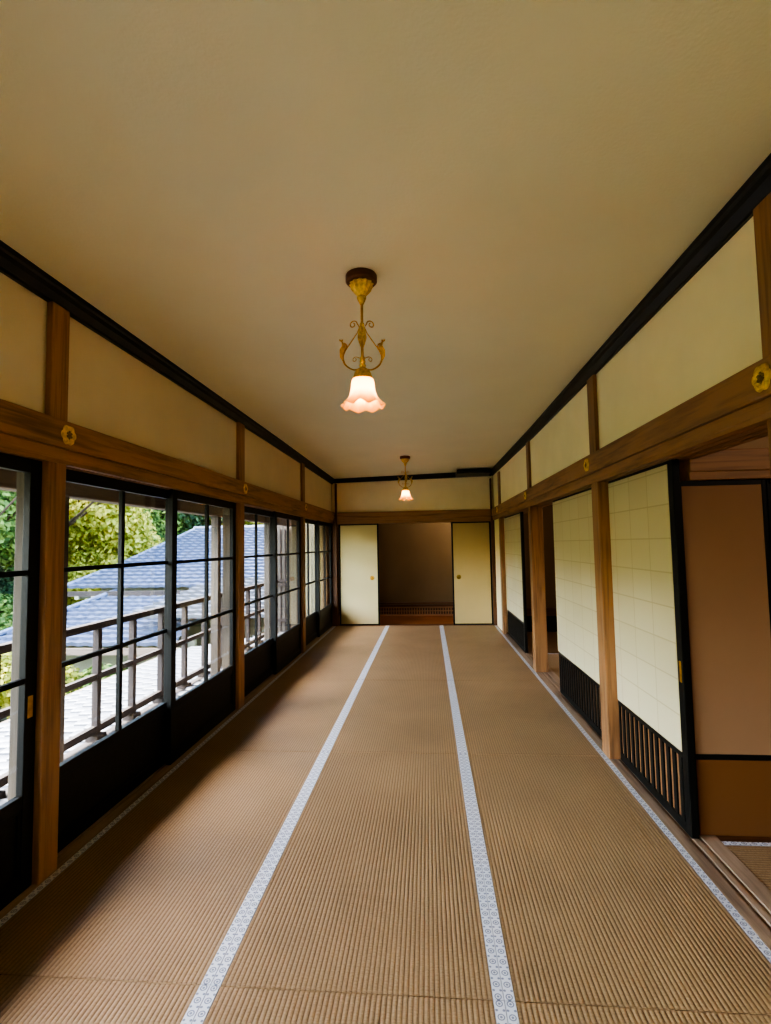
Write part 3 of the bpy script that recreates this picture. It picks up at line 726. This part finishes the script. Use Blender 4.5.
# ------------------------------------------------------------------ garden
def gz(x, y):
    d = max(0, -x-8); return -3.2+.30*d+max(0, y-14)*.05+.5*noise.noise(V((x*.2, y*.2, 0)))
mb = MB().quadgrid(lambda u, v: V((-45+u*43, -16+v*70, gz(-45+u*43, -16+v*70))), 60, 80)
struct(mb.build('ground', GROUND, smooth=True))
def crown_mesh(name, R, n, size, squash=.8, lumps=14, seed=1):
    rnd = random.Random(seed); bm = bmesh.new(); L = []
    for k in range(lumps):
        a = rnd.random()*2*PI; b = rnd.uniform(-.7, 1); rr = R*rnd.uniform(.35, .75)
        L.append((V((rr*math.cos(a)*math.sqrt(max(0, 1-b*b*.8)), rr*math.sin(a)*math.sqrt(max(0, 1-b*b*.8)), rr*b*squash)), R*rnd.uniform(.3, .5)))
    for i in range(n):
        c, r = rnd.choice(L)
        d = V((rnd.gauss(0, 1), rnd.gauss(0, 1), rnd.gauss(0, 1))).normalized(); p = c+d*r*rnd.uniform(.72, 1.05)
        nn = (d+V((rnd.gauss(0, .5), rnd.gauss(0, .5), rnd.gauss(0, .5)+.4))).normalized()
        a = nn.orthogonal().normalized(); b = nn.cross(a); th = rnd.random()*6.28
        a, b = a*math.cos(th)+b*math.sin(th), b*math.cos(th)-a*math.sin(th); s_ = size*rnd.uniform(.6, 1.3)
        bm.faces.new([bm.verts.new(p+a*s_), bm.verts.new(p+b*s_*.55), bm.verts.new(p-a*s_), bm.verts.new(p-b*s_*.55)])
    me = bpy.data.meshes.new(name); bm.to_mesh(me); bm.free(); return me
def trunk_mesh(h, r, seed):
    rnd = random.Random(seed); mb = MB(); pts = [V((0, 0, 0))]
    for i in range(6): pts.append(pts[-1]+V((rnd.uniform(-.15, .15), rnd.uniform(-.15, .15), h/6)))
    mb.tube(pts, r, 8, r*.4)
    for k in range(7):
        p = pts[3+k % 3]; a = k*2.4
        mb.tube([p, p+V((math.cos(a)*h*.12, math.sin(a)*h*.12, h*.1)), p+V((math.cos(a)*h*.26, math.sin(a)*h*.26, h*.24))], r*.4, 6, r*.1)
    return mb
def tree(x, y, h, R, mat, label, leaf=.16, n=9000, squash=.85, seed=1, base=None, name='garden_tree', group='trees on the garden slope'):
    z0 = gz(x, y)-.1 if base is None else base
    t = root(name, (x, y, z0), label, 'tree', group)
    me = crown_mesh('crown', R, n, leaf, squash, seed=seed); me.materials.append(mat)
    c = bpy.data.objects.new('crown', me); C.objects.link(c); c.parent = t; c.location = (0, 0, h)
    mb = trunk_mesh(h, .05+.03*R, seed); mb.bm.transform(Matrix.Translation((x, y, z0))); mb.build('trunk', BARK, t, (x, y, z0), smooth=True)
    return t
tree(-12.4, 18, 3.6, 3.0, LEAF_Y, 'bright yellow-green maple standing above the tiled roofs', .10, 26000, seed=2)
tree(-15.6, 20.5, 6.5, 3.6, LEAF_G, 'green leafy tree seen through the first pane past the nearest post', .10, 30000, seed=3)
tree(-11.6, 23, 6.2, 3.6, LEAF_D, 'dark feathery evergreen rising behind the ridge of the wing roof', .10, 26000, seed=4)
tree(-9.2, 24, 5.4, 2.4, LEAF_Y, 'yellow-leaved tree peeking over the wing roof', .10, 16000, seed=5)
tree(-13.0, 13.6, 4.0, 2.4, LEAF_G, 'green tree filling the glass door at the near picture edge', .09, 26000, seed=6)
tree(-17.5, 17.2, 5.6, 3.4, LEAF_D, 'dark green tree behind the tree in the nearest glass door', .11, 22000, seed=7)
tree(-19.5, 25, 7.5, 4.6, LEAF_G, 'tall green tree on the back of the garden slope', .22, 12000, seed=8)
tree(-14.5, 29, 7.5, 4.6, LEAF_D, 'tall dark tree far behind the wing roof', .22, 12000, seed=9)
tree(-24, 20, 7.5, 5, LEAF_Y, 'broad sunlit tree highest on the garden slope', .24, 12000, seed=10)
tree(-7, 30, 7.5, 4.6, LEAF_G, 'tall green tree behind the far end of the wing', .22, 10000, seed=11)
tree(-13.5, 8.5, 5.2, 2.8, LEAF_G, 'green tree outside the near glass doors, beyond the picture edge', .16, 9000, seed=12)
tree(-11.9, 21, 3.6, 2.6, LEAF_G, 'green pine between the yellow maple and the roof ridge', .10, 20000, seed=21)
# trees tall enough to shade the wing roofs
tree(-11.35, 15.2, 10.0, 2.7, LEAF_D, 'tall pine whose crown shades the wing roofs', .2, 9000, seed=13, base=-3, squash=1)
tree(-11.8, 12.2, 8.9, 2.3, LEAF_D, 'second tall pine whose crown shades the lower roof', .2, 9000, seed=14, base=-3, squash=1)
def shrub(x, y, z, R, mat, label, seed):
    me = crown_mesh('foliage', R, 7000 if R > 1 else 3500, .06, .8, 9, seed); me.materials.append(mat)
    o = bpy.data.objects.new('clipped_shrub', me); C.objects.link(o); o.location = (x, y, z); tag(o, label, 'shrub', 'shrubs below the lower roof')
for i, (x, y, z, R, m, lab) in enumerate([(-6.9, 8.6, -1.0, .75, LEAF_Y, 'olive shrub at the foot of the lower wing roof'), (-5.9, 8.9, -1.15, .7, LEAF_G, 'round green shrub beside the olive shrub'), (-7.9, 8.2, -1.05, .8, LEAF_Y, 'sunlit shrub nearest the picture edge'), (-9.3, 8.0, -1.3, 1.0, LEAF_Y, 'yellow shrub on the slope outside the nearest glass door')]):
    shrub(x, y, z, R, m, lab, 30+i)
for i, (x, y, z, R, m, lab) in enumerate([(-11.4, 13.0, -.5, 1.3, LEAF_G, 'broad green bush low in the nearest glass door'), (-12.8, 15.2, .1, 1.6, LEAF_D, 'dark bush behind the broad green bush'), (-10.3, 12.6, -1.3, 1.1, LEAF_Y, 'yellow-green bush below the lower roof corner'), (-10.4, 15.5, .1, 1.3, LEAF_Y, 'yellow bush showing under the upper roof eave'), (-12.0, 16.0, .4, 1.7, LEAF_Y, 'bright yellow bush beside the hip of the wing roof')]):
    shrub(x, y, z, R, m, lab, 40+i)
struct(B(-9.5, -4.9, -3, 9.3, -3, -1.55).build('ground_terrace', STONE))

# ------------------------------------------------------------------ light
w = bpy.data.worlds.new('sky'); bpy.context.scene.world = w; w.use_nodes = True; nt = w.node_tree
bg = nt.nodes['Background']; sky = nt.nodes.new('ShaderNodeTexSky'); sky.sky_type = 'NISHITA'; sky.sun_disc = False
sky.sun_elevation = math.radians(52); sky.sun_rotation = math.radians(255); sky.air_density = 1.2; sky.dust_density = 2.5
nt.links.new(sky.outputs[0], bg.inputs[0]); bg.inputs[1].default_value = 1.5
sl = bpy.data.lights.new('sun', 'SUN'); sl.energy = 10; sl.angle = math.radians(.6); sl.color = (1, .95, .86)
so = bpy.data.objects.new('sun', sl); C.objects.link(so); so.location = (-10, -3, 12)
el, az = math.radians(54), math.radians(-28)
dirv = V((-math.cos(el)*math.cos(az), -math.cos(el)*math.sin(az), math.sin(el)))
so.rotation_euler = (-dirv).to_track_quat('-Z', 'Y').to_euler()

for nm, loc, e in (('side_room_fill', (2.4, .9, 2.1), 7), ('dark_room_fill', (2.6, 5.4, 2.1), 14), ('alcove_fill', (.9, 9.3, 2.2), 18)):  # unseen fill lights added to brighten the inner rooms
    pl = bpy.data.lights.new(nm, 'POINT'); pl.energy = e; pl.color = (1, .88, .74); pl.shadow_soft_size = .12
    po = bpy.data.objects.new(nm, pl); C.objects.link(po); po.location = loc
sc = bpy.context.scene
sc.view_settings.view_transform = 'AgX'; sc.view_settings.look = 'AgX - High Contrast'
sc.view_settings.exposure = 1.36
sc.cycles.use_denoising = True
sc.cycles.max_bounces = 14; sc.cycles.diffuse_bounces = 8; sc.cycles.transparent_max_bounces = 24; sc.cycles.glossy_bounces = 4
sc.cycles.sample_clamp_indirect = 8; sc.cycles.caustics_reflective = False; sc.cycles.caustics_refractive = False
